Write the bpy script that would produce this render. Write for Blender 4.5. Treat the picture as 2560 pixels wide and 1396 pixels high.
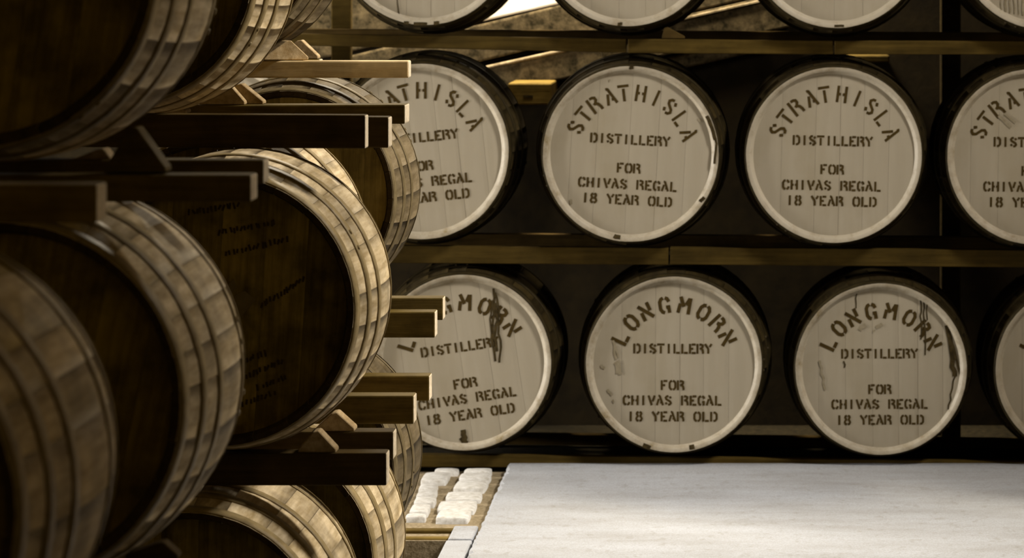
import bpy, bmesh, math, random
from mathutils import Vector, Matrix

for o in list(bpy.data.objects):
    bpy.data.objects.remove(o, do_unlink=True)
scene = bpy.context.scene
COL = scene.collection

# ---------------------------------------------------------------- camera
# image frame 2560 x 1396; focal length 10260 px; vanishing point of the
# depth axis at pixel (1836, -80); camera 1.72 m above the cobbles.
F, VX, VY, CH = 10260.0, 1836.0, -80.0, 1.72
cam = bpy.data.cameras.new('camera')
cam.sensor_fit = 'HORIZONTAL'
cam.sensor_width = 36.0
cam.lens = 36.0 * F / 2560.0
cam.shift_x = -(VX - 1280.0) / 2560.0
cam.shift_y = -(698.0 - VY) / 2560.0
cam.clip_start = 0.1
cam.clip_end = 100
cam.dof.use_dof = True
cam.dof.focus_distance = 10.8
cam.dof.aperture_fstop = 8.5
camo = bpy.data.objects.new('camera', cam)
camo.location = (0, 0, CH)
camo.rotation_euler = (math.pi / 2, 0, 0)
COL.objects.link(camo)
scene.camera = camo

# ---------------------------------------------------------------- world, lights, exposure
world = bpy.data.worlds.new('world')
scene.world = world
world.use_nodes = True
bg = world.node_tree.nodes['Background']
bg.inputs['Color'].default_value = (1.0, 0.70, 0.15, 1)
bg.inputs['Strength'].default_value = 0.08

def area(name, loc, target, sx, sy, power, color, spread=180):
    l = bpy.data.lights.new(name, 'AREA')
    l.shape = 'RECTANGLE'
    l.size, l.size_y = sx, sy
    l.energy = power
    l.color = color
    l.spread = math.radians(spread)
    o = bpy.data.objects.new(name, l)
    o.location = loc
    d = Vector(target) - Vector(loc)
    o.rotation_euler = d.to_track_quat('-Z', 'Y').to_euler()
    COL.objects.link(o)
    return o

# daylight through the high window in the right-hand wall
area('window_light', (4.0, 11.00, 5.50), (-0.6, 11.20, 0.9), 1.5, 0.8, 1080, (1.0, 0.95, 0.89))
# daylight through the doorway at the left end of the aisle
area('doorway_light', (-5.55, 13.25, 1.25), (-1.0, 13.15, 0.4), 1.3, 2.0, 520, (1.0, 0.96, 0.91))
# roof light above the gap behind the back rack
area('roof_light', (-0.9, 15.05, 3.6), (-0.7, 15.25, 1.5), 1.2, 0.3, 420, (1.0, 0.88, 0.68))

vs = scene.view_settings
vs.view_transform = 'Standard'
vs.look = 'None'
vs.exposure = 0.0
vs.gamma = 1.0
vs.use_curve_mapping = False

# ---------------------------------------------------------------- helpers
def at(px, py, Y):
    """world point on the depth plane Y seen at pixel px, py"""
    return Vector(((px - VX) / F * Y, Y, CH - (py - VY) / F * Y))

def mesh_obj(name, bm, mats=(), parent=None, smooth=False):
    me = bpy.data.meshes.new(name)
    bm.to_mesh(me)
    bm.free()
    for m in (mats if isinstance(mats, (list, tuple)) else [mats]):
        me.materials.append(m)
    if smooth:
        for p in me.polygons:
            p.use_smooth = True
    o = bpy.data.objects.new(name, me)
    COL.objects.link(o)
    if parent:
        o.parent = parent
    return o

def new_obj(name, me, parent=None):
    o = bpy.data.objects.new(name, me)
    COL.objects.link(o)
    if parent:
        o.parent = parent
    return o

def tag(o, label=None, cat=None, group=None, kind=None):
    if label: o['label'] = label
    if cat: o['category'] = cat
    if group: o['group'] = group
    if kind: o['kind'] = kind
    return o

def empty(name, loc, rz=0.0):
    o = bpy.data.objects.new(name, None)
    o.empty_display_size = 0.1
    o.location = loc
    o.rotation_euler = (0, 0, rz)
    COL.objects.link(o)
    return o

def add_box(bm, lo, hi, bevel=0.0, seg=1, M=None):
    r = bmesh.ops.create_cube(bm, size=1.0)
    vs_ = r['verts']
    for v in vs_:
        v.co = Vector(((lo[i] + hi[i]) / 2 + v.co[i] * (hi[i] - lo[i]) for i in range(3)))
    if bevel > 0:
        es = list({e for v in vs_ for e in v.link_edges})
        rb = bmesh.ops.bevel(bm, geom=es, offset=bevel, segments=seg, profile=0.5, affect='EDGES')
        vs_ = list({v for f in rb['faces'] for v in f.verts} | set(v for v in vs_ if v.is_valid))
    if M is not None:
        bmesh.ops.transform(bm, matrix=M, verts=[v for v in vs_ if v.is_valid])

# ---------------------------------------------------------------- materials
def mat(name, base=(0.5, 0.5, 0.5), rough=0.7):
    m = bpy.data.materials.new(name)
    m.use_nodes = True
    b = m.node_tree.nodes['Principled BSDF']
    b.inputs['Base Color'].default_value = (*base, 1)
    b.inputs['Roughness'].default_value = rough
    return m, m.node_tree, b

def N(nt, t, **kw):
    n = nt.nodes.new(t)
    for k, v in kw.items():
        setattr(n, k, v)
    return n

def noise(nt, scale, vec, detail=4, rough=0.6):
    mp = N(nt, 'ShaderNodeMapping')
    mp.inputs['Scale'].default_value = scale
    nt.links.new(vec, mp.inputs['Vector'])
    n = N(nt, 'ShaderNodeTexNoise')
    n.inputs['Scale'].default_value = 1.0
    n.inputs['Detail'].default_value = detail
    n.inputs['Roughness'].default_value = rough
    nt.links.new(mp.outputs[0], n.inputs['Vector'])
    return n.outputs[0]

def ramp(nt, fac, stops):
    r = N(nt, 'ShaderNodeValToRGB')
    el = r.color_ramp.elements
    while len(el) > 1:
        el.remove(el[-1])
    el[0].position = stops[0][0]
    el[0].color = (*stops[0][1], 1)
    for p, c in stops[1:]:
        e = el.new(p)
        e.color = (*c, 1)
    nt.links.new(fac, r.inputs[0])
    return r.outputs[0]

def mix(nt, a, b, fac, mode='MIX'):
    m = N(nt, 'ShaderNodeMix', data_type='RGBA', blend_type=mode)
    for sock, v in ((m.inputs[6], a), (m.inputs[7], b), (m.inputs[0], fac)):
        if isinstance(v, (tuple, list)):
            sock.default_value = (*v, 1)
        elif isinstance(v, (int, float)):
            sock.default_value = v
        else:
            nt.links.new(v, sock)
    return m.outputs[2]

def bump(nt, b, h, strength=0.3, dist=0.01):
    n = N(nt, 'ShaderNodeBump')
    n.inputs['Strength'].default_value = strength
    n.inputs['Distance'].default_value = dist
    nt.links.new(h, n.inputs['Height'])
    nt.links.new(n.outputs[0], b.inputs['Normal'])

def wood(name, dark, light, grain_axis=1, rough=0.75, var=0.5, stain=0.35, grain=60, spec=0.06):
    """wood with grain along one local axis and a tone of its own per piece"""
    m, nt, b = mat(name, light, rough)
    tc = N(nt, 'ShaderNodeTexCoord')
    oi = N(nt, 'ShaderNodeObjectInfo')
    add = N(nt, 'ShaderNodeVectorMath', operation='ADD')
    sc = N(nt, 'ShaderNodeMath', operation='MULTIPLY')
    sc.inputs[1].default_value = 37.0
    nt.links.new(oi.outputs['Random'], sc.inputs[0])
    nt.links.new(tc.outputs['Object'], add.inputs[0])
    nt.links.new(sc.outputs[0], add.inputs[1])
    v = add.outputs[0]
    s = [grain, grain, grain]
    s[grain_axis] = grain * 0.06
    g = noise(nt, s, v, 5, 0.65)
    bl = noise(nt, (9, 5, 9), v, 4, 0.6)
    c = ramp(nt, g, [(0.3, dark), (0.68, light)])
    tone = N(nt, 'ShaderNodeMapRange')
    tone.inputs['To Min'].default_value = 1.0 - var
    tone.inputs['To Max'].default_value = 1.0 + var * 0.35
    nt.links.new(oi.outputs['Random'], tone.inputs['Value'])
    c = mix(nt, c, tone.outputs[0], 1.0, 'MULTIPLY')
    st = ramp(nt, bl, [(0.38, (1 - stain,) * 3), (0.6, (1, 1, 1))])
    c = mix(nt, c, st, 1.0, 'MULTIPLY')
    nt.links.new(c, b.inputs['Base Color'])
    b.inputs['Specular IOR Level'].default_value = spec
    bump(nt, b, g, 0.25, 0.004)
    return m

M = {}
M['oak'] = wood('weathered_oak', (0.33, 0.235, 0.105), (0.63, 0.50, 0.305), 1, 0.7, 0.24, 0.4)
M['oak_shaded'] = wood('shaded_oak', (0.085, 0.060, 0.026), (0.16, 0.12, 0.065), 1, 0.75, 0.25, 0.35)  # darker copy of the oak; shade on the far casks put into the colour
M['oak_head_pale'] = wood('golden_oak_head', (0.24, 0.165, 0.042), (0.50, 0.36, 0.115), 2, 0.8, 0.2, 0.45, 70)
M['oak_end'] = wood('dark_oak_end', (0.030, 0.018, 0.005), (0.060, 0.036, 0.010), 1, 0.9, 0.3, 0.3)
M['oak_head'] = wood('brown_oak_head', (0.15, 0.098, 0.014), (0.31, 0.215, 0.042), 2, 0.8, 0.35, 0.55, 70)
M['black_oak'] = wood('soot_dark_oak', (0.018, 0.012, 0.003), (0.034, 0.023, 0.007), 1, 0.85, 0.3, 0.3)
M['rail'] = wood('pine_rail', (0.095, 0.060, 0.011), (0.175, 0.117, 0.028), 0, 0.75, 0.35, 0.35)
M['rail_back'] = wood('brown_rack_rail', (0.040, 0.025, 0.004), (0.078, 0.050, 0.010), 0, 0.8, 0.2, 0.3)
M['rail_front_lit'] = wood('front_lit_pine_rail', (0.62, 0.42, 0.18), (0.88, 0.66, 0.35), 0, 0.75, 0.1, 0.3, 50)  # front light on the topmost rail put into a paler pine colour
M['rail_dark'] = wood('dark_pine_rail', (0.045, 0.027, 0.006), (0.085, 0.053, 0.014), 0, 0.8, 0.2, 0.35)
M['end'] = wood('sunlit_end_grain', (0.50, 0.39, 0.24), (0.80, 0.67, 0.47), 0, 0.8, 0.1, 0.25, 90)  # sunlight on the rail ends put into a pale end-grain colour
M['chock'] = wood('chock_wood', (0.28, 0.18, 0.07), (0.50, 0.37, 0.2), 1, 0.75, 0.3, 0.3)

def painted(name):
    m, nt, b = mat(name, (0.7, 0.66, 0.56), 0.55)
    tc = N(nt, 'ShaderNodeTexCoord')
    v = tc.outputs['Object']
    a = noise(nt, (30, 30, 3), v, 4)
    d = noise(nt, (6, 6, 4), v, 4)
    c = ramp(nt, a, [(0.2, (0.262, 0.226, 0.160)), (0.7, (0.292, 0.255, 0.187))])
    c = mix(nt, c, ramp(nt, d, [(0.25, (0.88, 0.86, 0.80)), (0.5, (1, 1, 1))]), 1.0, 'MULTIPLY')
    nt.links.new(c, b.inputs['Base Color'])
    bump(nt, b, a, 0.1, 0.002)
    return m
M['white'] = painted('white_head_paint')

def rim_paint(name):
    m, nt, b = mat(name, (0.7, 0.66, 0.56), 0.6)
    tc = N(nt, 'ShaderNodeTexCoord')
    v = tc.outputs['Object']
    a = noise(nt, (22, 22, 22), v, 5, 0.7)
    oi = N(nt, 'ShaderNodeObjectInfo')
    ad = N(nt, 'ShaderNodeMath', operation='MULTIPLY_ADD')
    ad.inputs[1].default_value = 0.10
    nt.links.new(oi.outputs['Random'], ad.inputs[0])
    nt.links.new(a, ad.inputs[2])
    c = ramp(nt, ad.outputs[0], [(0.30, (0.16, 0.115, 0.045)), (0.39, (0.225, 0.185, 0.12)), (0.57, (0.305, 0.266, 0.195))])
    nt.links.new(c, b.inputs['Base Color'])
    return m
M['rim'] = rim_paint('chipped_white_rim')

def plain(name, c1, c2, scale=30, rough=0.8, metal=0.0, bumpy=0.2, spec=0.1):
    m, nt, b = mat(name, c1, rough)
    tc = N(nt, 'ShaderNodeTexCoord')
    a = noise(nt, (scale,) * 3, tc.outputs['Object'], 5, 0.7)
    nt.links.new(ramp(nt, a, [(0.35, c1), (0.65, c2)]), b.inputs['Base Color'])
    b.inputs['Metallic'].default_value = metal
    b.inputs['Specular IOR Level'].default_value = spec
    if bumpy:
        bump(nt, b, a, bumpy, 0.004)
    return m
M['ink'] = plain('stencil_paint', (0.030, 0.018, 0.003), (0.050, 0.031, 0.006), 60, 0.8, 0, 0)
M['stain'] = plain('dark_stain', (0.018, 0.012, 0.003), (0.055, 0.038, 0.013), 70, 0.8, 0, 0)
M['smudge'] = plain('grey_smudge', (0.175, 0.145, 0.09), (0.245, 0.21, 0.145), 90, 0.8, 0, 0)
M['faded'] = plain('faded_marking', (0.030, 0.018, 0.004), (0.06, 0.035, 0.009), 90, 0.9, 0, 0)
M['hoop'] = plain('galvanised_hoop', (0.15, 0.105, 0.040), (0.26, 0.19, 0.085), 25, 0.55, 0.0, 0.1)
M['hoop_shaded'] = plain('shaded_hoop', (0.075, 0.053, 0.021), (0.135, 0.10, 0.047), 25, 0.6, 0.0, 0.1)  # hoops darkened like their staves, with the shade in the colour
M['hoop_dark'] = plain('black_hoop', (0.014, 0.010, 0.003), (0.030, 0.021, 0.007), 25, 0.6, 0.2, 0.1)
M['paper'] = plain('old_paper_label', (0.13, 0.09, 0.03), (0.17, 0.12, 0.045), 40, 0.8, 0, 0)
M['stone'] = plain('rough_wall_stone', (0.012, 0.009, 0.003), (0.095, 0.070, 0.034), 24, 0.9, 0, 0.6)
M['ledge'] = plain('sunlit_stone_edge', (0.10, 0.075, 0.04), (0.30, 0.235, 0.14), 20, 0.9, 0, 0.3)  # light strips along the stone edges put into the colour
M['stone_sunlit'] = plain('sunlit_wall_stone', (0.74, 0.64, 0.49), (0.86, 0.79, 0.66), 9, 0.9, 0, 0.3)  # sunlit patch of the back wall put into the stone colour
M['wall'] = plain('shaded_wall_render', (0.005, 0.0032, 0.0008), (0.011, 0.0072, 0.002), 12, 0.95, 0, 0.5)  # near-black render; shade behind the rack is in the colour
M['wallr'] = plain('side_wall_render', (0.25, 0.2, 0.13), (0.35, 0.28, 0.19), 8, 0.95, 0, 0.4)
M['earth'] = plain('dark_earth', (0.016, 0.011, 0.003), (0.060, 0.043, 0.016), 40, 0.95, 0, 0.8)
M['ground_shade'] = plain('shaded_ground', (0.004, 0.003, 0.0008), (0.022, 0.016, 0.006), 50, 0.95, 0, 0.8)  # blackened ground; shade under and behind the rack put into the colour
M['joint'] = plain('gritty_joint_soil', (0.14, 0.105, 0.055), (0.30, 0.24, 0.15), 70, 0.95, 0, 0.8)
M['sett'] = plain('worn_granite_sett', (0.36, 0.335, 0.29), (0.56, 0.55, 0.52), 45, 0.85, 0, 0.3)
M['straw'] = plain('dry_straw', (0.25, 0.18, 0.08), (0.4, 0.3, 0.15), 60, 0.9, 0, 0)

def concrete():
    m, nt, b = mat('pale_concrete', (0.6, 0.57, 0.52), 0.8)
    tc = N(nt, 'ShaderNodeTexCoord')
    v = tc.outputs['Object']
    g = noise(nt, (210, 90, 130), v, 3, 0.7)
    s = noise(nt, (1.6, 4, 1), v, 6, 0.7)
    p = noise(nt, (30, 14, 30), v, 3, 0.6)
    c = ramp(nt, s, [(0.3, (0.220, 0.219, 0.220)), (0.5, (0.272, 0.279, 0.293)), (0.65, (0.302, 0.314, 0.338))])
    c = mix(nt, c, ramp(nt, g, [(0.3, (0.80, 0.78, 0.74)), (0.65, (1.06, 1.06, 1.06))]), 1.0, 'MULTIPLY')
    c = mix(nt, c, ramp(nt, p, [(0.30, (0.84, 0.82, 0.78)), (0.42, (1, 1, 1))]), 1.0, 'MULTIPLY')
    nt.links.new(c, b.inputs['Base Color'])
    bump(nt, b, g, 0.3, 0.003)
    return m
M['concrete'] = concrete()

# ---------------------------------------------------------------- setting: floor, walls
SLAB_X = -0.775
SLAB_Z = 0.02

rng = random.Random(5)
bm = bmesh.new()
add_box(bm, (-7, -0.5, -0.40), (SLAB_X, 12.40, -0.14))
floor = mesh_obj('floor', bm, M['earth'])
tag(floor, 'sunken earth floor under the casks with cobbles and concrete beside it', 'floor', kind='structure')

bm = bmesh.new()
add_box(bm, (-7, 12.40, -0.40), (SLAB_X, 14.12, -0.012))
mesh_obj('joint_soil', bm, M['joint'], floor)

# concrete slab: subdivided top with a slightly worn left edge
bm = bmesh.new()
ys_ = [-0.5, 4, 8] + [10 + 4.12 * k / 90 for k in range(91)]
lo_, sh_, in_ = [], [], []
for y in ys_:
    d = rng.uniform(-0.006, 0.006)
    lo_.append(bm.verts.new((SLAB_X + d * 0.5, y, -0.4)))
    sh_.append(bm.verts.new((SLAB_X + d * 0.5, y, SLAB_Z - 0.010 + rng.uniform(-0.003, 0.003))))
    in_.append(bm.verts.new((SLAB_X + 0.012 + d + rng.uniform(-0.003, 0.003), y, SLAB_Z)))
fl_ = [bm.verts.new((3.0, y, SLAB_Z)) for y in ys_]
for k in range(len(ys_) - 1):
    bm.faces.new((lo_[k + 1], lo_[k], sh_[k], sh_[k + 1]))
    bm.faces.new((sh_[k + 1], sh_[k], in_[k], in_[k + 1]))
    bm.faces.new((in_[k + 1], in_[k], fl_[k], fl_[k + 1]))
e0, e1 = bm.verts.new((3.0, -0.5, -0.4)), bm.verts.new((3.0, 14.12, -0.4))
bm.faces.new((lo_[-1], sh_[-1], in_[-1], fl_[-1], e1))
bm.faces.new((e0, fl_[0], in_[0], sh_[0], lo_[0]))
slab = mesh_obj('concrete_slab', bm, M['concrete'], floor)
bm = bmesh.new()
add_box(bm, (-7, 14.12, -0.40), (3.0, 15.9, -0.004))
mesh_obj('back_ground', bm, M['ground_shade'], floor)

def sett_mesh(lo, hi, h, r):
    """one worn cobble: flat crown, rounded shoulders"""
    bm = bmesh.new()
    c = [-1, -0.97, -0.82, -0.35, 0.35, 0.82, 0.97, 1]
    cx, cy = (lo[0] + hi[0]) / 2, (lo[1] + hi[1]) / 2
    wob = [r.uniform(-0.04, 0.04) for _ in range(4)]
    grid = []
    for j, v in enumerate(c):
        row = []
        for i, u in enumerate(c):
            k = 1 - 0.055 * (u * u * v * v) + wob[0] * u * v
            x = cx + u * k * (hi[0] - lo[0]) / 2
            y = cy + v * k * (hi[1] - lo[1]) / 2
            d = max(abs(u), abs(v))
            z = h - 0.002 * (u * u + v * v) + r.uniform(-1, 1) * 0.0006
            if d > 0.99: z = -0.03
            elif d > 0.9: z = h - 0.006
            row.append(bm.verts.new((x, y, z)))
        grid.append(row)
    n = len(c) - 1
    for j in range(n):
        for i in range(n):
            bm.faces.new((grid[j][i], grid[j][i + 1], grid[j + 1][i + 1], grid[j + 1][i]))
    return bm

def gy(py):
    return CH * F / (py - VY)
setts = [  # x0, x1, y0, y1 as seen
    (1086, 1148, 1173, 1184), (1056, 1122, 1185, 1208), (1048, 1094, 1212, 1227), (1043, 1092, 1228, 1243),
    (1036, 1090, 1246, 1263), (1026, 1074, 1266, 1287), (1014, 1066, 1289, 1299),
    (1160, 1230, 1176, 1186), (1148, 1228, 1188, 1203), (1137, 1218, 1205, 1228), (1114, 1206, 1231, 1252),
    (1094, 1192, 1254, 1280), (1092, 1176, 1281, 1303)]
for x0, x1, y0, y1 in setts:
    Y = gy((y0 + y1) / 2)
    lo = ((x0 - VX) / F * Y, gy(y1 - 0.6))
    hi = ((x1 - VX) / F * Y, gy(y0 + 0.6))
    mesh_obj('sett', sett_mesh(lo, hi, rng.uniform(0.006, 0.011), rng), M['sett'], floor, True)
# rows running on to the left, behind the casks
for c in range(6):
    x1 = -1.14 - c * 0.145
    y = 12.62 + rng.uniform(0, 0.05)
    while y < 13.85:
        w = rng.uniform(0.15, 0.2)
        mesh_obj('sett', sett_mesh((x1 - 0.125, y), (x1, y + w), rng.uniform(0.005, 0.01), rng), M['sett'], floor, True)
        y += w + 0.015

# kerb stones along the slab edge, in the sunken part
for y0, y1, x0, z in ((10.2, 11.88, 0.085, -0.004), (11.89, 12.33, 0.08, 0.0), (12.335, 12.62, 0.075, 0.004)):
    bm = bmesh.new()
    add_box(bm, (SLAB_X - 0.012 - x0, y0, -0.2), (SLAB_X - 0.012, y1, z), 0.006, 2)
    mesh_obj('kerb_stone', bm, M['concrete'], floor)
bm = bmesh.new()
add_box(bm, (SLAB_X - 0.19, 10.6, -0.2), (SLAB_X - 0.105, 12.05, -0.025), 0.02, 2)
mesh_obj('kerb_stone', bm, M['concrete'], floor)

# two boards holding the edge of the cobbles
for k, (Y, z1, z0, xe, lab) in enumerate(((12.60, 0.0, -0.035, 1150, 'upper'), (12.46, -0.006, -0.14, 1138, 'lower'))):
    bm = bmesh.new()
    x1 = (xe - VX) / F * Y
    add_box(bm, (-5, Y - 0.045, z0), (x1, Y, z1), 0.004, 1)
    if k == 0:
        add_box(bm, (-5, Y - 0.02, -0.14), (x1 - 0.01, Y, z0))
    o = mesh_obj('edging_board', bm, M['rail'])
    tag(o, ('worn timber edging board directly against the cobbles by the kerb',
            'worn timber edging board nearest the dark earth, below the cobbles')[k], 'board',
        group='timber edging boards below the cobbles')

# straw and chips on the dark earth
bm = bmesh.new()
for i in range(260):
    x, y = rng.uniform(-1.25, -0.97), rng.uniform(10.9, 12.40)
    a, l, w = rng.uniform(0, 6.3), rng.uniform(0.008, 0.035), rng.uniform(0.0015, 0.005)
    add_box(bm, (-l, -w, 0), (l, w, 0.003), 0, 1,
            Matrix.Translation((x, y, -0.139 + rng.uniform(0, 0.006))) @ Matrix.Rotation(a, 4, 'Z') @ Matrix.Rotation(rng.uniform(-.2, .2), 4, 'Y'))
tag(mesh_obj('straw_litter', bm, M['straw']), 'straw and wood chips scattered on dark earth beside the kerb', 'straw', kind='stuff')

# back wall with sloping stone courses
WB = 15.42
bm = bmesh.new()
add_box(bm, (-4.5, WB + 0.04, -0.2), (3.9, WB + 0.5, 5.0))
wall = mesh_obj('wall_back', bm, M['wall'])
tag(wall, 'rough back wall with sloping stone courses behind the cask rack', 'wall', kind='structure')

def slab_stone(p0, p1, hpx, proud, m, r):
    """a sloping stone: top edge from p0 to p1 (as seen), height hpx, split into blocks"""
    a, b = at(*p0, WB), at(*p1, WB)
    h = hpx / F * WB
    L = (b - a).length
    ang = math.atan2(b.z - a.z, b.x - a.x)
    s = 0.0
    while s < L - 0.02:
        w = min(r.uniform(1.3, 1.7), L - s)
        bm = bmesh.new()
        pr = proud + r.uniform(-0.006, 0.006)
        add_box(bm, (s + 0.004, -pr, -h), (s + w - 0.004, 0.06, r.uniform(-0.006, 0.0)), 0.008, 2)
        o = mesh_obj('stone', bm, m, wall)
        o.location = a + Vector((0, 0.03, 0))
        o.rotation_euler = (0, -ang, 0)
        s += w
slab_stone((1020, -125), (1420, -215), 215, 0.01, M['stone_sunlit'], rng)
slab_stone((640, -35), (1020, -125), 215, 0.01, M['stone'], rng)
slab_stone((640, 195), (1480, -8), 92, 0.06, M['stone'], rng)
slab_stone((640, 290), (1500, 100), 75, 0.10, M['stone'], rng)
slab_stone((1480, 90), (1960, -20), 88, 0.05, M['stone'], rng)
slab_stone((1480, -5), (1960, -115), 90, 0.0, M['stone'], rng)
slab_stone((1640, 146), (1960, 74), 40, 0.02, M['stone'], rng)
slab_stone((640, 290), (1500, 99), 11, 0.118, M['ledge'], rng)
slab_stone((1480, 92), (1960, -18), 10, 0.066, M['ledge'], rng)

# right-hand wall with the high window
bm = bmesh.new()
for lo, hi in (((3.0, -0.5, -0.4), (3.9, 10.56, 7)), ((3.0, 11.92, -0.4), (3.9, 15.9, 7)),
               ((3.0, 10.56, -0.4), (3.9, 11.92, 3.65)), ((3.0, 10.56, 6.3), (3.9, 11.92, 7))):
    add_box(bm, lo, hi)
tag(mesh_obj('wall_right', bm, M['wallr']), 'thick rendered side wall with one high window opening', 'wall', kind='structure')

bm = bmesh.new()
for lo, hi in (((-5.9, 9.5, -0.4), (-5.3, 12.55, 5)), ((-5.9, 13.95, -0.4), (-5.3, 15.9, 5)), ((-5.9, 12.55, 2.3), (-5.3, 13.95, 5))):
    add_box(bm, lo, hi)
tag(mesh_obj('wall_left', bm, M['wallr']), 'rendered wall with an open doorway at the far end of the aisle', 'wall', kind='structure')

# ---------------------------------------------------------------- casks
RB, RC, LEN = 0.338, 0.300, 0.84
HALF = LEN / 2
HEAD_IN = 0.040       # how far the head sits inside the rim
WHITE_UP = 0.025      # the white heads sit this much nearer the rim
def radius(y):
    t = abs(y) / HALF
    return RC + (RB - RC) * (1 - t ** 2.1)

def stave_mesh(a0, a1, dr):
    """one stave between two angles; slot 0 outside, slot 1 ends and inner rim"""
    bm = bmesh.new()
    gap = 0.0005 / RB
    a0, a1 = a0 + gap, a1 - gap
    ys = [-HALF + LEN * i / 14 for i in range(15)]
    nw = 3
    T = 0.027
    outer = []
    for y in ys:
        r = radius(y) + dr
        row = []
        for k in range(nw + 1):
            a = a0 + (a1 - a0) * k / nw
            rr = r - (0.0005 if k in (0, nw) else 0)
            row.append(bm.verts.new((rr * math.sin(a), y, rr * math.cos(a))))
        outer.append(row)
    # inner surface: bevelled rim at both ends, then the plain inside
    prof = []
    for y in (-HALF, -HALF + HEAD_IN, -HALF + 0.08, 0, HALF - 0.08, HALF - HEAD_IN, HALF):
        t = 0.013 if abs(abs(y) - HALF) < 1e-6 else T
        prof.append((y, radius(y) + dr - t))
    inner = []
    for y, r in prof:
        row = []
        for k in range(nw + 1):
            a = a0 + (a1 - a0) * k / nw
            row.append(bm.verts.new((r * math.sin(a), y, r * math.cos(a))))
        inner.append(row)
    def F4(a, b, c, d, mi, sm=False):
        f = bm.faces.new((a, b, c, d))
        f.material_index = mi
        f.smooth = sm
    for i in range(len(ys) - 1):
        for k in range(nw):
            F4(outer[i][k], outer[i + 1][k], outer[i + 1][k + 1], outer[i][k + 1], 0, True)
    for i in range(len(prof) - 1):
        for k in range(nw):
            F4(inner[i][k + 1], inner[i + 1][k + 1], inner[i + 1][k], inner[i][k], 1)
    for k in range(nw):
        F4(outer[0][k + 1], inner[0][k + 1], inner[0][k], outer[0][k], 1)
        F4(outer[-1][k], inner[-1][k], inner[-1][k + 1], outer[-1][k + 1], 1)
    for k, flip in ((0, False), (nw, True)):
        vs_ = [r[k] for r in outer] + [r[k] for r in reversed(inner)]
        if flip: vs_.reverse()
        f = bm.faces.new(vs_)
        f.material_index = 0
    me = bpy.data.meshes.new('stave')
    bm.to_mesh(me)
    bm.free()
    return me

def hoop_mesh(y0, y1, seg=72, th=0.0022, rivet=0.3):
    bm = bmesh.new()
    rings = []
    for y, o in ((y0, -0.001), (y0, th), ((y0 + y1) / 2, th + 0.0004), (y1, th), (y1, -0.001)):
        rings.append([bm.verts.new(((radius(y) + o) * math.sin(2 * math.pi * k / seg), y,
                                    (radius(y) + o) * math.cos(2 * math.pi * k / seg))) for k in range(seg)])
    for j in range(4):
        for k in range(seg):
            f = bm.faces.new((rings[j][k], rings[j + 1][k], rings[j + 1][(k + 1) % seg], rings[j][(k + 1) % seg]))
            f.smooth = j in (1, 2)
    # lap joint with two rivets
    ym = (y0 + y1) / 2
    for da in (0.0, 0.12):
        a = rivet + da
        r = radius(ym) + th
        Mx = Matrix.Rotation(a, 4, 'Y') @ Matrix.Translation((0, ym, r))
        bmesh.ops.create_cone(bm, cap_ends=True, segments=8, radius1=0.008, radius2=0.005, depth=0.006, matrix=Mx)
    me = bpy.data.meshes.new('hoop')
    bm.to_mesh(me)
    bm.free()
    return me

def head_mesh(x0, x1, R, y, th=0.02, front=True):
    """one head board between x0 and x1, clipped by the head circle"""
    bm = bmesh.new()
    g = 0.00025
    n = 6
    xs = [x0 + g + (x1 - x0 - 2 * g) * i / n for i in range(n + 1)]
    def col(x): return math.sqrt(max(R * R - x * x, 1e-6))
    yb = y + th
    tf = [bm.verts.new((x, y + (0.0005 if i in (0, n) else 0), col(x))) for i, x in enumerate(xs)]
    bf = [bm.verts.new((x, y + (0.0005 if i in (0, n) else 0), -col(x))) for i, x in enumerate(xs)]
    tb = [bm.verts.new((x, yb, col(x))) for x in xs]
    bb = [bm.verts.new((x, yb, -col(x))) for x in xs]
    for i in range(n):
        bm.faces.new((bf[i], bf[i + 1], tf[i + 1], tf[i]))
        bm.faces.new((tb[i], tb[i + 1], bb[i + 1], bb[i]))
        bm.faces.new((tf[i], tf[i + 1], tb[i + 1], tb[i]))
        bm.faces.new((bb[i], bb[i + 1], bf[i + 1], bf[i]))
    bm.faces.new((bf[0], tf[0], tb[0], bb[0]))
    bm.faces.new((bb[n], tb[n], tf[n], bf[n]))
    me = bpy.data.meshes.new('head_board')
    bm.to_mesh(me)
    bm.free()
    return me

HOOPS = [(0.004, 0.044), (0.118, 0.158), (0.245, 0.285)]
R_HEAD = radius(-HALF + HEAD_IN) - 0.027 + 0.004
FACE_Y = -HALF + HEAD_IN          # front face of the head
def rim_mesh(seg=96):
    bm = bmesh.new()
    r0 = RC
    prof = [(r0 - 0.0005, -HALF - 0.0006), (r0 - 0.0125, -HALF - 0.0006), (r0 - 0.0142, -HALF + 0.0015),
            (r0 - 0.0235, FACE_Y - WHITE_UP - 0.0015), (r0 - 0.0255, FACE_Y - WHITE_UP + 0.0015)]
    rings = [[bm.verts.new((r * math.sin(2 * math.pi * k / seg), y, r * math.cos(2 * math.pi * k / seg))) for k in range(seg)] for r, y in prof]
    for j in range(len(prof) - 1):
        for k in range(seg):
            f = bm.faces.new((rings[j][k], rings[j][(k + 1) % seg], rings[j + 1][(k + 1) % seg], rings[j + 1][k]))
            f.smooth = True
    me = bpy.data.meshes.new('painted_rim')
    bm.to_mesh(me)
    bm.free()
    return me
protos = []
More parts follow.
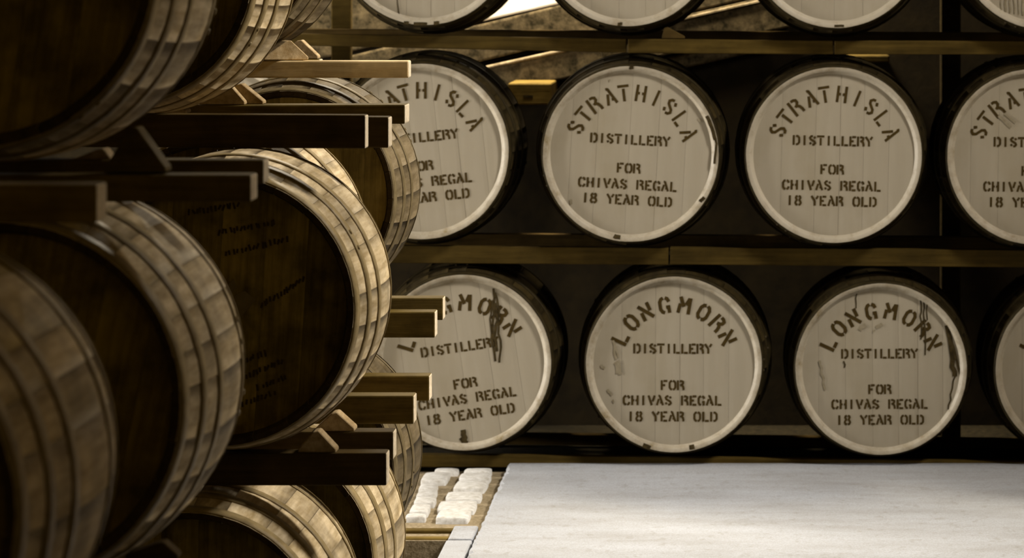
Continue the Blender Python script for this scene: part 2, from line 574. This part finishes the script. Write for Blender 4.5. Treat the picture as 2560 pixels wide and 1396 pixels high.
for k in range(3):
    r = random.Random(40 + k)
    n = (25, 27, 26)[k]
    w = [r.uniform(0.72, 1.3) for _ in range(n)]
    tot = sum(w)
    a = 0.0
    staves = []
    for wi in w:
        da = 2 * math.pi * wi / tot
        staves.append(stave_mesh(a, a + da, r.uniform(-0.0009, 0.0009)))
        a += da
    hoops = []
    for y0, y1 in HOOPS:
        hoops.append(hoop_mesh(-HALF + y0, -HALF + y1, rivet=r.uniform(0, 6)))
    for y0, y1 in HOOPS:
        hoops.append(hoop_mesh(HALF - y1, HALF - y0, rivet=r.uniform(0, 6)))
    nb = (6, 7, 6)[k]
    bw = [r.uniform(0.8, 1.25) for _ in range(nb)]
    tot = sum(bw)
    x = -R_HEAD
    boards = []
    for b_ in bw:
        x2 = min(x + 2 * R_HEAD * b_ / tot, R_HEAD)
        boards.append(head_mesh(x, x2, R_HEAD, FACE_Y + r.uniform(-0.0004, 0.0004)))
        x = x2
    rear = head_mesh(-R_HEAD, R_HEAD, R_HEAD, HALF - HEAD_IN - 0.02)
    for me in staves:
        me.materials.append(M['oak']); me.materials.append(M['oak_end'])
    for me in hoops: me.materials.append(M['hoop'])
    for me in boards + [rear]: me.materials.append(M['oak_head'])
    protos.append((staves, hoops, boards, rear))

RIM = rim_mesh()
RIM.materials.append(M['rim'])

def set_mats(o, ms):
    for s, m in zip(o.material_slots, ms):
        s.link = 'OBJECT'
        s.material = m

def cask(px, py, Y, label, white, group, roll=0.0, head_roll=0.0, kind=0, scale=1.0, at_head=False, yaw=0.0, woods=None):
    """cask with its bilge centre (or its front rim, at_head) seen at px,py on depth Y"""
    c = at(px, py, Y)
    if at_head:
        c.y += HALF * scale
    root = empty('cask', (c.x, c.y, c.z - RB * scale), yaw)
    root.scale = (scale, scale, scale)
    tag(root, label, 'cask', group)
    st, hp, bd, rear = protos[kind % 3]
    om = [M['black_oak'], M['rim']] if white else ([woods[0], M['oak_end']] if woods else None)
    for me in st:
        o = new_obj('stave', me, root)
        o.location = (0, 0, RB); o.rotation_euler = (0, roll, 0)
        if om: set_mats(o, om)
    for me in hp:
        o = new_obj('hoop', me, root)
        o.location = (0, 0, RB); o.rotation_euler = (0, roll, 0)
        if white: set_mats(o, [M['hoop_dark']])
        elif woods: set_mats(o, [M['hoop_shaded']])
    for me in bd:
        o = new_obj('head_board', me, root)
        o.location = (0, -WHITE_UP if white else 0, RB); o.rotation_euler = (0, head_roll, 0)
        if white: set_mats(o, [M['white']])
        elif woods: set_mats(o, [woods[1]])
    if white:
        o = new_obj('painted_rim', RIM, root)
        o.location = (0, 0, RB); o.rotation_euler = (0, roll, 0)
    o = new_obj('rear_head', rear, root)
    o.location = (0, 0, RB)
    return root

# ---------------------------------------------------------------- stencil lettering
def arc_l(): return [(-.04, .955), (-.17, .89), (-.26, .72), (-.26, .28), (-.17, .11), (-.04, .045)]
def mir(p): return [(-x, y) for x, y in p]
GL = {
    'I': [[(0, 0), (0, 1)]], '1': [[(0, 0), (0, 1)]],
    'L': [[(-.20, 0), (-.20, 1)], [(-.05, .075), (.30, .075)]],
    'T': [[(-.34, .92), (.34, .92)], [(0, 0), (0, .77)]],
    'H': [[(-.24, 0), (-.24, 1)], [(.24, 0), (.24, 1)], [(-.22, .5), (-.06, .5)], [(.22, .5), (.06, .5)]],
    'E': [[(-.22, 0), (-.22, 1)], [(-.06, .93), (.29, .93)], [(-.2, .5), (.08, .5)], [(-.06, .07), (.29, .07)]],
    'F': [[(-.22, 0), (-.22, 1)], [(-.06, .93), (.29, .93)], [(-.2, .5), (.1, .5)]],
    'D': [[(-.25, 0), (-.25, 1)], [(-.04, .94), (.12, .90), (.24, .74), (.25, .5), (.24, .26), (.12, .10), (-.04, .06)]],
    'R': [[(-.26, 0), (-.26, 1)], [(-.08, .93), (.08, .92), (.21, .84), (.21, .68), (.09, .55), (-.05, .50)],
          [(.04, .56), (.2, .40), (.25, .2), (.25, 0)]],
    'Y': [[(-.30, 1), (-.02, .52), (0, .4), (0, 0)], [(.30, 1), (.12, .68)]],
    'V': [[(-.28, 1), (.02, 0)], [(.28, 1), (.11, .40)]],
    'A': [[(-.28, 0), (-.10, .66)], [(-.04, 1), (.28, 0)], [(-.14, .97), (-.02, .97)], [(.02, .28), (.17, .28)]],
    'S': [[(.02, .945), (-.14, .91), (-.24, .77), (-.17, .61), (0, .5), (.17, .39), (.24, .23), (.14, .09), (-.02, .055)],
          [(.14, .90), (.24, .70)], [(-.14, .10), (-.24, .30)]],
    'O': [arc_l(), mir(arc_l())],
    'C': [arc_l(), [(.06, .95), (.18, .88), (.25, .68)], [(.06, .05), (.18, .12), (.25, .32)]],
    'G': [arc_l(), [(.06, .95), (.18, .88), (.26, .68)], [(.21, 0), (.21, .42)], [(.06, .37), (.30, .37)]],
    'M': [[(-.30, 0), (-.25, .58)], [(-.29, 1), (-.02, .42)], [(.28, 0), (.28, 1)], [(.08, .55), (.24, .97)]],
    'N': [[(-.27, 0), (-.25, .55)], [(-.29, 1), (.29, 0)], [(.27, 1), (.25, .45)]],
    '8': [[(-.04, .955), (-.17, .9), (-.21, .77), (-.13, .58), (-.12, .52), (-.2, .41), (-.25, .25), (-.17, .09), (-.04, .045)],
          mir([(-.04, .955), (-.17, .9), (-.21, .77), (-.13, .58), (-.12, .52), (-.2, .41), (-.25, .25), (-.17, .09), (-.04, .045)])],
}
def add_strip(bm, pts, t, y):
    """flat ribbon of width t along pts (x, z) on plane y"""
    n = len(pts)
    L, R_ = [], []
    for i, p in enumerate(pts):
        d = Vector((0, 0))
        if i > 0: d += (Vector(p) - Vector(pts[i - 1])).normalized()
        if i < n - 1: d += (Vector(pts[i + 1]) - Vector(p)).normalized()
        d.normalize()
        k = 1.0
        if 0 < i < n - 1:
            k = 1.0 / max(0.6, d.dot((Vector(pts[i + 1]) - Vector(p)).normalized()))
        nn = Vector((-d.y, d.x)) * t / 2 * k
        L.append(bm.verts.new((p[0] + nn.x, y, p[1] + nn.y)))
        R_.append(bm.verts.new((p[0] - nn.x, y, p[1] - nn.y)))
    for i in range(n - 1):
        bm.faces.new((R_[i], R_[i + 1], L[i + 1], L[i]))

def add_glyph(bm, ch, cx, cz, rot, h, wf, t, y):
    ca, sa = math.cos(rot), math.sin(rot)
    for si, st in enumerate(GL[ch]):
        pts = []
        for x, z in st:
            X, Z = x * wf * h, (z - 0.5) * h
            pts.append((cx + X * ca + Z * sa, cz - X * sa + Z * ca))
        add_strip(bm, pts, t * h, y - 0.00003 * si)

TOPS = {'STRATHISLA': ([-67.5, -53.5, -39.5, -23, -10, 6.3, 21.3, 36.5, 51.5, 68.5], 0.2085, 0.057, 1.0, 0.165),
        'LONGMORN': ([-64.6, -45.8, -28.5, -9.3, 9.9, 29.5, 46.6, 63.4], 0.2035, 0.056, 1.08, 0.215)}
LINES = {'STRATHISLA': [('DISTILLERY', 0.048, 0.0275), ('FOR', -0.050, 0.0284), ('CHIVAS REGAL', -0.105, 0.0284), ('18 YEAR OLD', -0.158, 0.0284)],
         'LONGMORN': [('DISTILLERY', 0.053, 0.0270), ('FOR', -0.072, 0.0284), ('CHIVAS REGAL', -0.124, 0.0284), ('18 YEAR OLD', -0.179, 0.0284)]}
def lettering(root, word, tilt):
    def put(bm):
        o = mesh_obj('lettering', bm, M['ink'], root)
        o.location = (0, -WHITE_UP, RB)
        o.rotation_euler = (0, math.radians(tilt), 0)
        o['label'] = 'dark brown stencilled lettering'
    bm = bmesh.new()
    y = FACE_Y - 0.0009
    angs, R_, h, wf, t = TOPS[word]
    for ch, a in zip(word, angs):
        a = math.radians(a)
        add_glyph(bm, ch, R_ * math.sin(a), R_ * math.cos(a), a, h, wf, t, y)
    put(bm)
    for txt, z, pitch in LINES[word]:
        bm = bmesh.new()
        n = len(txt)
        for i, ch in enumerate(txt):
            if ch == ' ':
                put(bm)
                bm = bmesh.new()
                continue
            add_glyph(bm, ch, (i - (n - 1) / 2) * pitch - 0.005, z, 0, 0.0335, 1.12, 0.22, y)
        put(bm)

PXM = 733.0  # pixels per metre on the white heads
def decal(root, name, cx, cy, shapes, m, label, rim=False, jag=0.0, seed=1):
    """thin paint or stain marks; shapes are pixel polylines (pts, width) about the head centre cx, cy"""
    r = random.Random(seed)
    for n, (pts, w) in enumerate(shapes):
        bm = bmesh.new()
        q = []
        for (x0, y0), (x1, y1) in zip(pts[:-1], pts[1:]):
            for s in range(3):
                f = s / 3
                q.append((x0 + (x1 - x0) * f + r.uniform(-jag, jag), y0 + (y1 - y0) * f + r.uniform(-jag, jag)))
        q.append(pts[-1])
        q = [((x - cx) / PXM, (cy - y) / PXM) for x, y in q]
        add_strip(bm, q, w / PXM, ((-HALF - 0.0014) if rim else (FACE_Y - 0.0018)) - 0.00006 * n)
        o = mesh_obj(name, bm, m, root)
        o.location = (0, 0 if rim else -WHITE_UP, RB)
        o['label'] = label

# ---------------------------------------------------------------- back rack: white-headed casks
YB = 14.0
GB = 'white headed casks in the back rack'
back = [
    # px, py, word, tilt, label
    (545, 377, 'STRATHISLA', -4, 'white-headed cask of the middle row mostly hidden behind the left stack'),
    (1052, 379, 'STRATHISLA', -6.0, 'white-headed cask of the middle row partly behind pale timber ends'),
    (1577, 385, 'STRATHISLA', 3.2, 'fully visible white middle-row cask with paint flaked off its right rim'),
    (2085, 388, 'STRATHISLA', 1.3, 'fully visible white middle-row cask with clean rim, third along the rail'),
    (2588, 392, 'STRATHISLA', 1.0, 'white-headed middle-row cask cut off by the right picture edge'),
    (1158, 907, 'LONGMORN', -8.5, 'white bottom-row cask with tilted lettering and black drips beside the left stack'),
    (1685, 912, 'LONGMORN', 0.3, 'white bottom-row cask with grey smudges and two dark notches below'),
    (2203, 923.5, 'LONGMORN', -0.3, 'white bottom-row cask with long dark stain down its right side'),
    (2703, 927, 'LONGMORN', 0.0, 'white bottom-row cask cut off by the right picture edge'),
    (1062, -157, None, 0, 'white top-row cask with a thin vertical crack, leftmost on the upper rail'),
    (1569, -154, None, 0, 'plain white top-row cask above the first joint of the upper rail'),
    (2091, -150, None, 0, 'plain white top-row cask beside the brown right-hand post'),
    (2612, -146, None, 0, 'top-row cask with brown streaked head at the upper right corner'),
]
B = []
for i, (px, py, word, tilt, lab) in enumerate(back):
    c = cask(px, py, YB, lab, True, GB, roll=i * 1.37, head_roll=math.radians(tilt), kind=i, at_head=True, scale=0.975 if i in (7, 8) else 1.0)
    if word:
        lettering(c, word, tilt)
    B.append(c)

SD = 'dark drip stain'
decal(B[5], 'drip_stain', 1158, 907, [([(1234, 722), (1236, 760), (1231, 800), (1229, 850), (1238, 905)], 6),
      ([(1238, 735), (1247, 775), (1245, 820), (1252, 870), (1248, 908)], 5),
      ([(1231, 750), (1224, 800), (1228, 850)], 4), ([(1236, 760), (1243, 800), (1236, 845), (1242, 880)], 7)],
      M['stain'], SD, jag=2.0, seed=3)
decal(B[5], 'rim_stain', 1158, 907, [([(1158, 1078), (1160, 1095), (1159, 1112)], 13), ([(1152, 1098), (1168, 1110)], 10)], M['stain'], 'dark notch stain at the bottom', jag=2, seed=4)
decal(B[7], 'drip_stain', 2203, 925, [([(2304, 748), (2306, 790), (2305, 850)], 4), ([(2313, 752), (2315, 800), (2316, 890)], 4),
      ([(2322, 755), (2322, 800)], 3), ([(2139, 727), (2139, 770)], 3), ([(2108, 903), (2109, 922)], 4),
      ([(2373, 815), (2384, 860), (2386, 920), (2392, 945)], 13), ([(2378, 830), (2396, 890), (2408, 940)], 6),
      ([(2392, 940), (2383, 990), (2376, 1030)], 4)], M['stain'], SD, jag=2.5, seed=5)
decal(B[7], 'smudge', 2203, 925, [([(2146, 824), (2164, 812)], 11), ([(2190, 818), (2206, 810)], 9), ([(2180, 830), (2188, 826)], 4),
      ([(2043, 905), (2052, 935), (2060, 980)], 6)], M['smudge'], 'faint grey smudge', jag=3, seed=6)
decal(B[6], 'smudge', 1685, 912, [([(1533, 855), (1538, 880), (1541, 900)], 6), ([(1541, 865), (1545, 895)], 5), ([(1537, 908), (1543, 936)], 8), ([(1547, 905), (1551, 938)], 9), ([(1500, 918), (1512, 922)], 7),
      ([(1518, 975), (1530, 990)], 6), ([(1532, 1000), (1536, 1008)], 4)], M['smudge'], 'faint grey smudge', jag=3, seed=7)
decal(B[6], 'rim_stain', 1685, 912, [([(1608, 1112), (1626, 1121)], 11), ([(1722, 1120), (1736, 1117)], 12)], M['stain'], 'dark notch in the rim', rim=True, jag=1, seed=8)
decal(B[2], 'rim_stain', 1577, 385, [([(1535, 590), (1551, 594)], 11), ([(1572, 170), (1584, 169)], 8),
      ([(1766, 290), (1780, 320), (1788, 350)], 9), ([(1775, 300), (1792, 360), (1786, 410)], 6), ([(1760, 495), (1750, 505)], 9)], M['stain'], 'bare wood where rim paint has flaked', rim=True, jag=1.5, seed=9)
decal(B[2], 'smudge', 1577, 385, [([(1744, 297), (1752, 306)], 5), ([(1523, 200), (1525, 204)], 4), ([(1426, 500), (1428, 512)], 6)], M['smudge'], 'faint grey smudge', jag=1, seed=10)
decal(B[4], 'smudge', 2588, 392, [([(2497, 290), (2528, 320)], 7), ([(2512, 284), (2540, 308)], 6)], M['smudge'], 'faint grey smudge', jag=1, seed=11)
decal(B[9], 'crack', 1062, -157, [([(992, -40), (994, 10), (998, 44)], 2.2)], M['stain'], 'thin vertical crack', jag=0.6, seed=12)
decal(B[9], 'rim_stain', 1062, -157, [([(1010, 56), (1022, 58)], 8), ([(1035, 60), (1068, 60)], 8), ([(1085, 58), (1098, 57)], 9)], M['stain'], 'dark notch in the rim', rim=True, jag=1, seed=13)
decal(B[10], 'rim_stain', 1569, -154, [([(1545, 60), (1556, 60)], 8)], M['stain'], 'dark notch in the rim', rim=True, jag=1, seed=14)
decal(B[11], 'rim_stain', 2091, -150, [([(2085, 66), (2110, 65)], 6)], M['stain'], 'dark notch in the rim', rim=True, jag=1, seed=15)
decal(B[12], 'streak', 2612, -146, [([(2500 + 11 * k, -60), (2503 + 11 * k, 0), (2504 + 11 * k, 28 + 2 * k)], 2.5 + (k * 7 % 4)) for k in range(9)], M['smudge'], 'brown vertical streaks', jag=1.2, seed=16)

# ---------------------------------------------------------------- rails
def rail(name, x0, x1, ytops, ybots, Y, width, m, label, cat, group, bevel=0.004):
    """timber between pixels x0..x1 whose front face runs from ytops[0]..ytops[1]"""
    bm = bmesh.new()
    a0, a1 = at(x0, ytops[0], Y), at(x1, ytops[1], Y)
    b0, b1 = at(x0, ybots[0], Y), at(x1, ybots[1], Y)
    mid = (a0 + a1 + b0 + b1) / 4
    mid.y += width / 2
    V = []
    for p in (b0, b1, a1, a0):
        V.append(bm.verts.new(Vector((p.x, Y, p.z)) - mid))
    W = []
    for p in (b0, b1, a1, a0):
        W.append(bm.verts.new(Vector((p.x, Y + width, p.z)) - mid))
    bm.faces.new(V)
    bm.faces.new(list(reversed(W)))
    for i in range(4):
        j = (i + 1) % 4
        bm.faces.new((V[j], V[i], W[i], W[j]))
    bmesh.ops.bevel(bm, geom=list(bm.edges), offset=bevel, segments=2, profile=0.5, affect='EDGES')
    bm.normal_update()
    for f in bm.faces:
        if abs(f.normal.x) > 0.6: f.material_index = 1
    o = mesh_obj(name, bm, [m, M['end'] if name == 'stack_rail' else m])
    o.location = mid
    tag(o, label, cat, group)
    return o

GR = 'timber rails of the back rack'
def brail(x0, x1, yt, yb, label, Y=14.08, m='rail_back'):
    rail('rack_rail', x0, x1, yt, yb, Y, 0.06, M[m], label, 'rail', GR, 0.003)
brail(560, 1566, (81, 97), (110, 132), 'upper front rail of the back rack, long left length up to first joint')
brail(1570, 2083, (97, 102), (133, 136), 'upper front rail of the back rack, middle length between the joints')
brail(2086, 2800, (102, 103), (136, 137), 'upper front rail of the back rack, right-hand length')
brail(560, 1671, (611, 621), (655, 663), 'middle front rail of the back rack, left length below middle-row casks')
brail(1675, 2800, (619, 628), (662, 671), 'middle front rail of the back rack, right length below middle-row casks')
brail(780, 2900, (1134, 1160), (1168, 1174), 'bottom board of the back rack along the concrete edge')
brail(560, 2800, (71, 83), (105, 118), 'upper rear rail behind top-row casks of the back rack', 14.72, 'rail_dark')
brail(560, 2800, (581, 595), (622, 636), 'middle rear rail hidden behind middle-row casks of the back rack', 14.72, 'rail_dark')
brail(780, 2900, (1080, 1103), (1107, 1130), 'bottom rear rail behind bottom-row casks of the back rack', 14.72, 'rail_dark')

def post(x0, x1, Y, lab, m='rail_back'):
    bm = bmesh.new()
    a, b = at(x0, 0, Y).x, at(x1, 0, Y).x
    add_box(bm, (0, 0, 0), (b - a, 0.07, 4.0), 0.004, 1)
    o = mesh_obj('rack_post', bm, M[m])
    o.location = (a, Y, 0)
    tag(o, lab, 'post', 'upright posts behind the back rack')
post(828, 877, 14.86, 'upright timber post behind the rack rails, left, lit along its right edge')
post(2352, 2402, 14.86, 'upright timber post behind the rack rails at the far right', 'black_oak')  # darker than the left post; shade put into the colour hides a lit edge

def block(x0, x1, y0, y1, Y, lab, slot=False, dep=0.56):
    a, b = at(x0, y1, Y), at(x1, y0, Y)
    bm = bmesh.new()
    add_box(bm, (a.x, Y, a.z), (b.x, Y + dep, b.z), 0.006, 2)
    o = mesh_obj('timber_block', bm, M['rail'])
    tag(o, lab, 'block', 'timber ends behind the back rack')
    if slot:
        p = at((x0 + x1) / 2 - 4, (y0 + y1) / 2 + 6, Y)
        bm = bmesh.new()
        add_box(bm, (p.x - 0.018, Y - 0.001, p.z - 0.004), (p.x + 0.018, Y + 0.004, p.z + 0.004))
        s = mesh_obj('slot', bm, M['stain'], o)
        s['label'] = 'narrow dark slot'
block(1270, 1378, 208, 262, 14.92, 'timber block with a dark slot between first two middle-row casks', True)
block(2100, 2224, 138, 156, 14.92, 'short timber end just under the upper rail, third middle-row cask below')

# ---------------------------------------------------------------- chocks
def chock(xl, xr, ybase, xa, ya, Y, dep, label, m='chock', rz=0.0, blunt=0.012):
    """triangular wedge: base from xl to xr at ybase, apex at (xa, ya); depth dep"""
    l, r, a = at(xl, ybase, Y), at(xr, ybase, Y), at(xa, ya, Y)
    o0 = Vector(((l.x + r.x) / 2, Y, l.z))
    prof = [(l.x - o0.x, 0), (r.x - o0.x, 0), (r.x - o0.x, 0.008), (a.x - o0.x + blunt / 2, a.z - o0.z),
            (a.x - o0.x - blunt / 2, a.z - o0.z - 0.002), (l.x - o0.x, 0.008)]
    bm = bmesh.new()
    f = [bm.verts.new((x, 0, z)) for x, z in prof]
    b = [bm.verts.new((x, dep, z)) for x, z in prof]
    bm.faces.new(f)
    bm.faces.new(list(reversed(b)))
    n = len(prof)
    for i in range(n):
        j = (i + 1) % n
        bm.faces.new((f[j], f[i], b[i], b[j]))
    bmesh.ops.bevel(bm, geom=list(bm.edges), offset=0.002, segments=1, affect='EDGES')
    o = mesh_obj('chock', bm, M[m])
    o.location = o0
    o.rotation_euler = (0, 0, rz)
    tag(o, label, 'wedge', 'wooden wedges chocking the casks')
    return o

chock(1655, 1712, 97, 1665, 68, 14.085, 0.05, 'dark wedge right of the plain top-row cask on upper rail', 'rail_dark')

# ---------------------------------------------------------------- left-hand stack
GL_ = 'brown casks stacked on the left'
def lcask(px, py, Y, lab, kind, roll, hr=0.0, scale=1.0, yaw=0.0, woods=None):
    return cask(px, py, Y, lab, False, GL_, roll, hr, kind, scale, yaw=yaw, woods=woods)
A_ = lcask(-377, 1190, 5.60, 'nearest, blurred brown cask cut off at the lower left corner', 0, 0.4)
B_ = lcask(104, 948, 7.20, 'second nearest, blurred brown cask at left edge, middle level', 1, 0.9, 0.2)
C_ = lcask(603, 739, 9.50, 'large brown cask in sharp focus with dark head and scrap of paper', 2, 1.7, 0.06)
E_ = lcask(582, 625, 10.46, 'brown cask tucked behind the large sharp one, only its sunlit edge showing', 0, 2.2, 0.1)
D_ = lcask(754, 474, 11.50, 'brown cask with golden head touching the white middle-row casks in view', 1, 0.2, 0.03, 0.96, woods=(M['oak_shaded'], M['oak_head_pale']))
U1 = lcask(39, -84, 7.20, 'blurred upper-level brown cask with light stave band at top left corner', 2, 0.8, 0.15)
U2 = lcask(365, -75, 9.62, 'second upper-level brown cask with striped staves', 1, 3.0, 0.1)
U3 = lcask(561, -157, 11.42, 'third upper-level brown cask, farthest back at top of picture', 0, 1.1, woods=(M['oak_shaded'], M['oak_head']))
L1 = lcask(529, 1546, 9.50, 'bottom-level brown cask under the lowest dark rail, cut by picture bottom', 0, 2.6)
L2 = lcask(673, 1354, 10.46, 'bottom-level brown cask with golden-lit staves, second of three at picture bottom', 2, 0.5)
L3 = lcask(746, 1139, 11.50, 'bottom-level brown cask standing beside the cobbles', 1, 4.0, woods=(M['oak_shaded'], M['oak_head']))

def plane_marks(root, name, shapes, m, label, y=-0.0012):
    bm = bmesh.new()
    for pts in shapes:
        bm.faces.new([bm.verts.new((x, FACE_Y + y, z)) for x, z in pts])
    o = mesh_obj(name, bm, m, root)
    o.location = (0, 0, RB)
    o['label'] = label
# scrap of paper and faded marks on the sharp cask's head
SC = F / (9.5 - HALF + HEAD_IN)
c0 = at(603, 742, 9.5)
def hp(px, py):
    p = at(px, py, 9.5 - HALF + HEAD_IN)
    return (p.x - c0.x, p.z - c0.z)
plane_marks(C_, 'paper_label', [[hp(552, 736), hp(584, 700), hp(592, 722), hp(560, 757)], [hp(574, 788), hp(588, 742), hp(612, 731), hp(640, 752), hp(600, 800)]],
            M['paper'], 'torn yellowed paper label', -0.0016)
r = random.Random(8)
bm = bmesh.new()
for (x0, y0, x1, y1, n) in ((470, 535, 600, 515, 14), (545, 585, 690, 560, 16), (560, 640, 720, 600, 16), (650, 770, 760, 700, 14),
                            (590, 915, 665, 885, 9), (600, 950, 710, 905, 12), (640, 975, 720, 945, 8), (600, 1015, 690, 985, 9)):
    for k in range(n):
        f = (k + 0.5) / n
        x, y = x0 + (x1 - x0) * f, y0 + (y1 - y0) * f
        p, q = hp(x + r.uniform(-4, 4), y - r.uniform(4, 9)), hp(x + r.uniform(-4, 4), y + r.uniform(4, 9))
        add_strip(bm, [p, q], 0.005, FACE_Y - 0.0011 - 0.00002 * k)
o = mesh_obj('faded_marking', bm, M['faded'], C_)
o.location = (0, 0, RB)
tag(o, 'worn, unreadable dark marks', kind='stuff')

GT = 'timber rails of the left stack'
def lrail(xe, yt, yb, Y, w, label, m='rail', x0=-1400, dy0=0):
    return rail('stack_rail', x0, xe, (yt + dy0, yt), (yb + dy0, yb), Y, w, M[m], label, 'rail', GT, 0.004)
lrail(243, 462, 558, 5.85, 0.09, 'nearest, blurred rail end at the left edge, above the second cask', 'rail')
lrail(628, 438, 505, 6.86, 0.09, 'blurred rail, front one of the pair over the second nearest cask', 'rail')
lrail(660, 400, 460, 7.26, 0.08, 'blurred rail, rear one of the pair over the second nearest cask', 'rail')
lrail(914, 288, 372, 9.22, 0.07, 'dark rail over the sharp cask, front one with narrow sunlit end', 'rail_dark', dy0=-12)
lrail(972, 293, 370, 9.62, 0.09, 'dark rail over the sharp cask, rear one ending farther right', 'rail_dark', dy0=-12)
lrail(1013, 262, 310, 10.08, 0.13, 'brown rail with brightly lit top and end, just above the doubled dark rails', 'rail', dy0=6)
lrail(1022, 152, 195, 11.18, 0.08, 'topmost rail with front light put into its pale golden colour', 'rail_front_lit')
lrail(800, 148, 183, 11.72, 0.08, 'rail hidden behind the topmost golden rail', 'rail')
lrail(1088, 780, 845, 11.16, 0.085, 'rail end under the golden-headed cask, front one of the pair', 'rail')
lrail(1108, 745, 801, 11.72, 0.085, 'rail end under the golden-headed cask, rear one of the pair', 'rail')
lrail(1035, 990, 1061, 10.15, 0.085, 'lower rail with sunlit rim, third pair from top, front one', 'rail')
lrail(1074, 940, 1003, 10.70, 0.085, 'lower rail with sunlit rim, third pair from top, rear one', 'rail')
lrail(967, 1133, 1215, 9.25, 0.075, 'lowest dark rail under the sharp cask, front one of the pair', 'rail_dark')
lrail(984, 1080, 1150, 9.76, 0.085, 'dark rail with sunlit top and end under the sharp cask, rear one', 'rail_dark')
# bottom runners on the earth
def runner(Y, z0, z1, x1, label):
    bm = bmesh.new()
    add_box(bm, (-4.5, Y, z0), (x1, Y + 0.09, z1), 0.004, 1)
    o = mesh_obj('ground_runner', bm, M['rail_dark'])
    tag(o, label, 'runner', 'runners on the earth under the bottom casks')
for Y, z1, n_ in ((9.22, -0.117, 'first bottom cask, front'), (9.7, -0.117, 'first bottom cask, rear'),
                  (10.16, -0.078, 'second bottom cask, front'), (10.66, -0.078, 'second bottom cask, rear'),
                  (11.2, 0.018, 'third bottom cask, front'), (11.72, 0.018, 'third bottom cask, rear')):
    runner(Y, -0.141, z1, -0.98 if Y > 11 else -1.05, 'low timber runner on the earth under the ' + n_)

# wedges of the left stack
chock(262, 414, 432, 332, 318, 6.88, 0.075, 'blurred dark wedge with lit right slope on the doubled rails at left', 'rail')
chock(175, 280, 412, 250, 372, 7.27, 0.07, 'blurred small wedge behind the dark one at left', 'chock')
chock(388, 466, 284, 437, 266, 9.62, 0.08, 'wedge peeping over the dark rails below the second upper cask', 'chock')
chock(497, 612, 262, 565, 207, 10.085, 0.045, 'triangular golden wedge facing the viewer on the brightly lit brown rail', 'chock')
chock(540, 658, 261, 598, 209, 10.135, 0.065, 'wedge with bright slope just right of the triangular golden one', 'chock')
chock(660, 772, 150, 722, 101, 11.185, 0.07, 'wedge with pale slope on the topmost golden rail', 'chock', 0.3)
chock(690, 795, 147, 748, 100, 11.725, 0.07, 'golden wedge behind the pale one on the topmost rails', 'chock')
chock(745, 840, 1133, 790, 1078, 9.255, 0.065, 'dark wedge with lit slope under the sharp cask, front', 'chock')
chock(788, 886, 1080, 836, 1032, 9.765, 0.075, 'dark wedge with lit slope under the sharp cask, rear', 'chock')
chock(312, 444, 1400, 400, 1357, 6.9, 0.05, 'dark wedge under the second nearest cask at picture bottom', 'rail_dark')
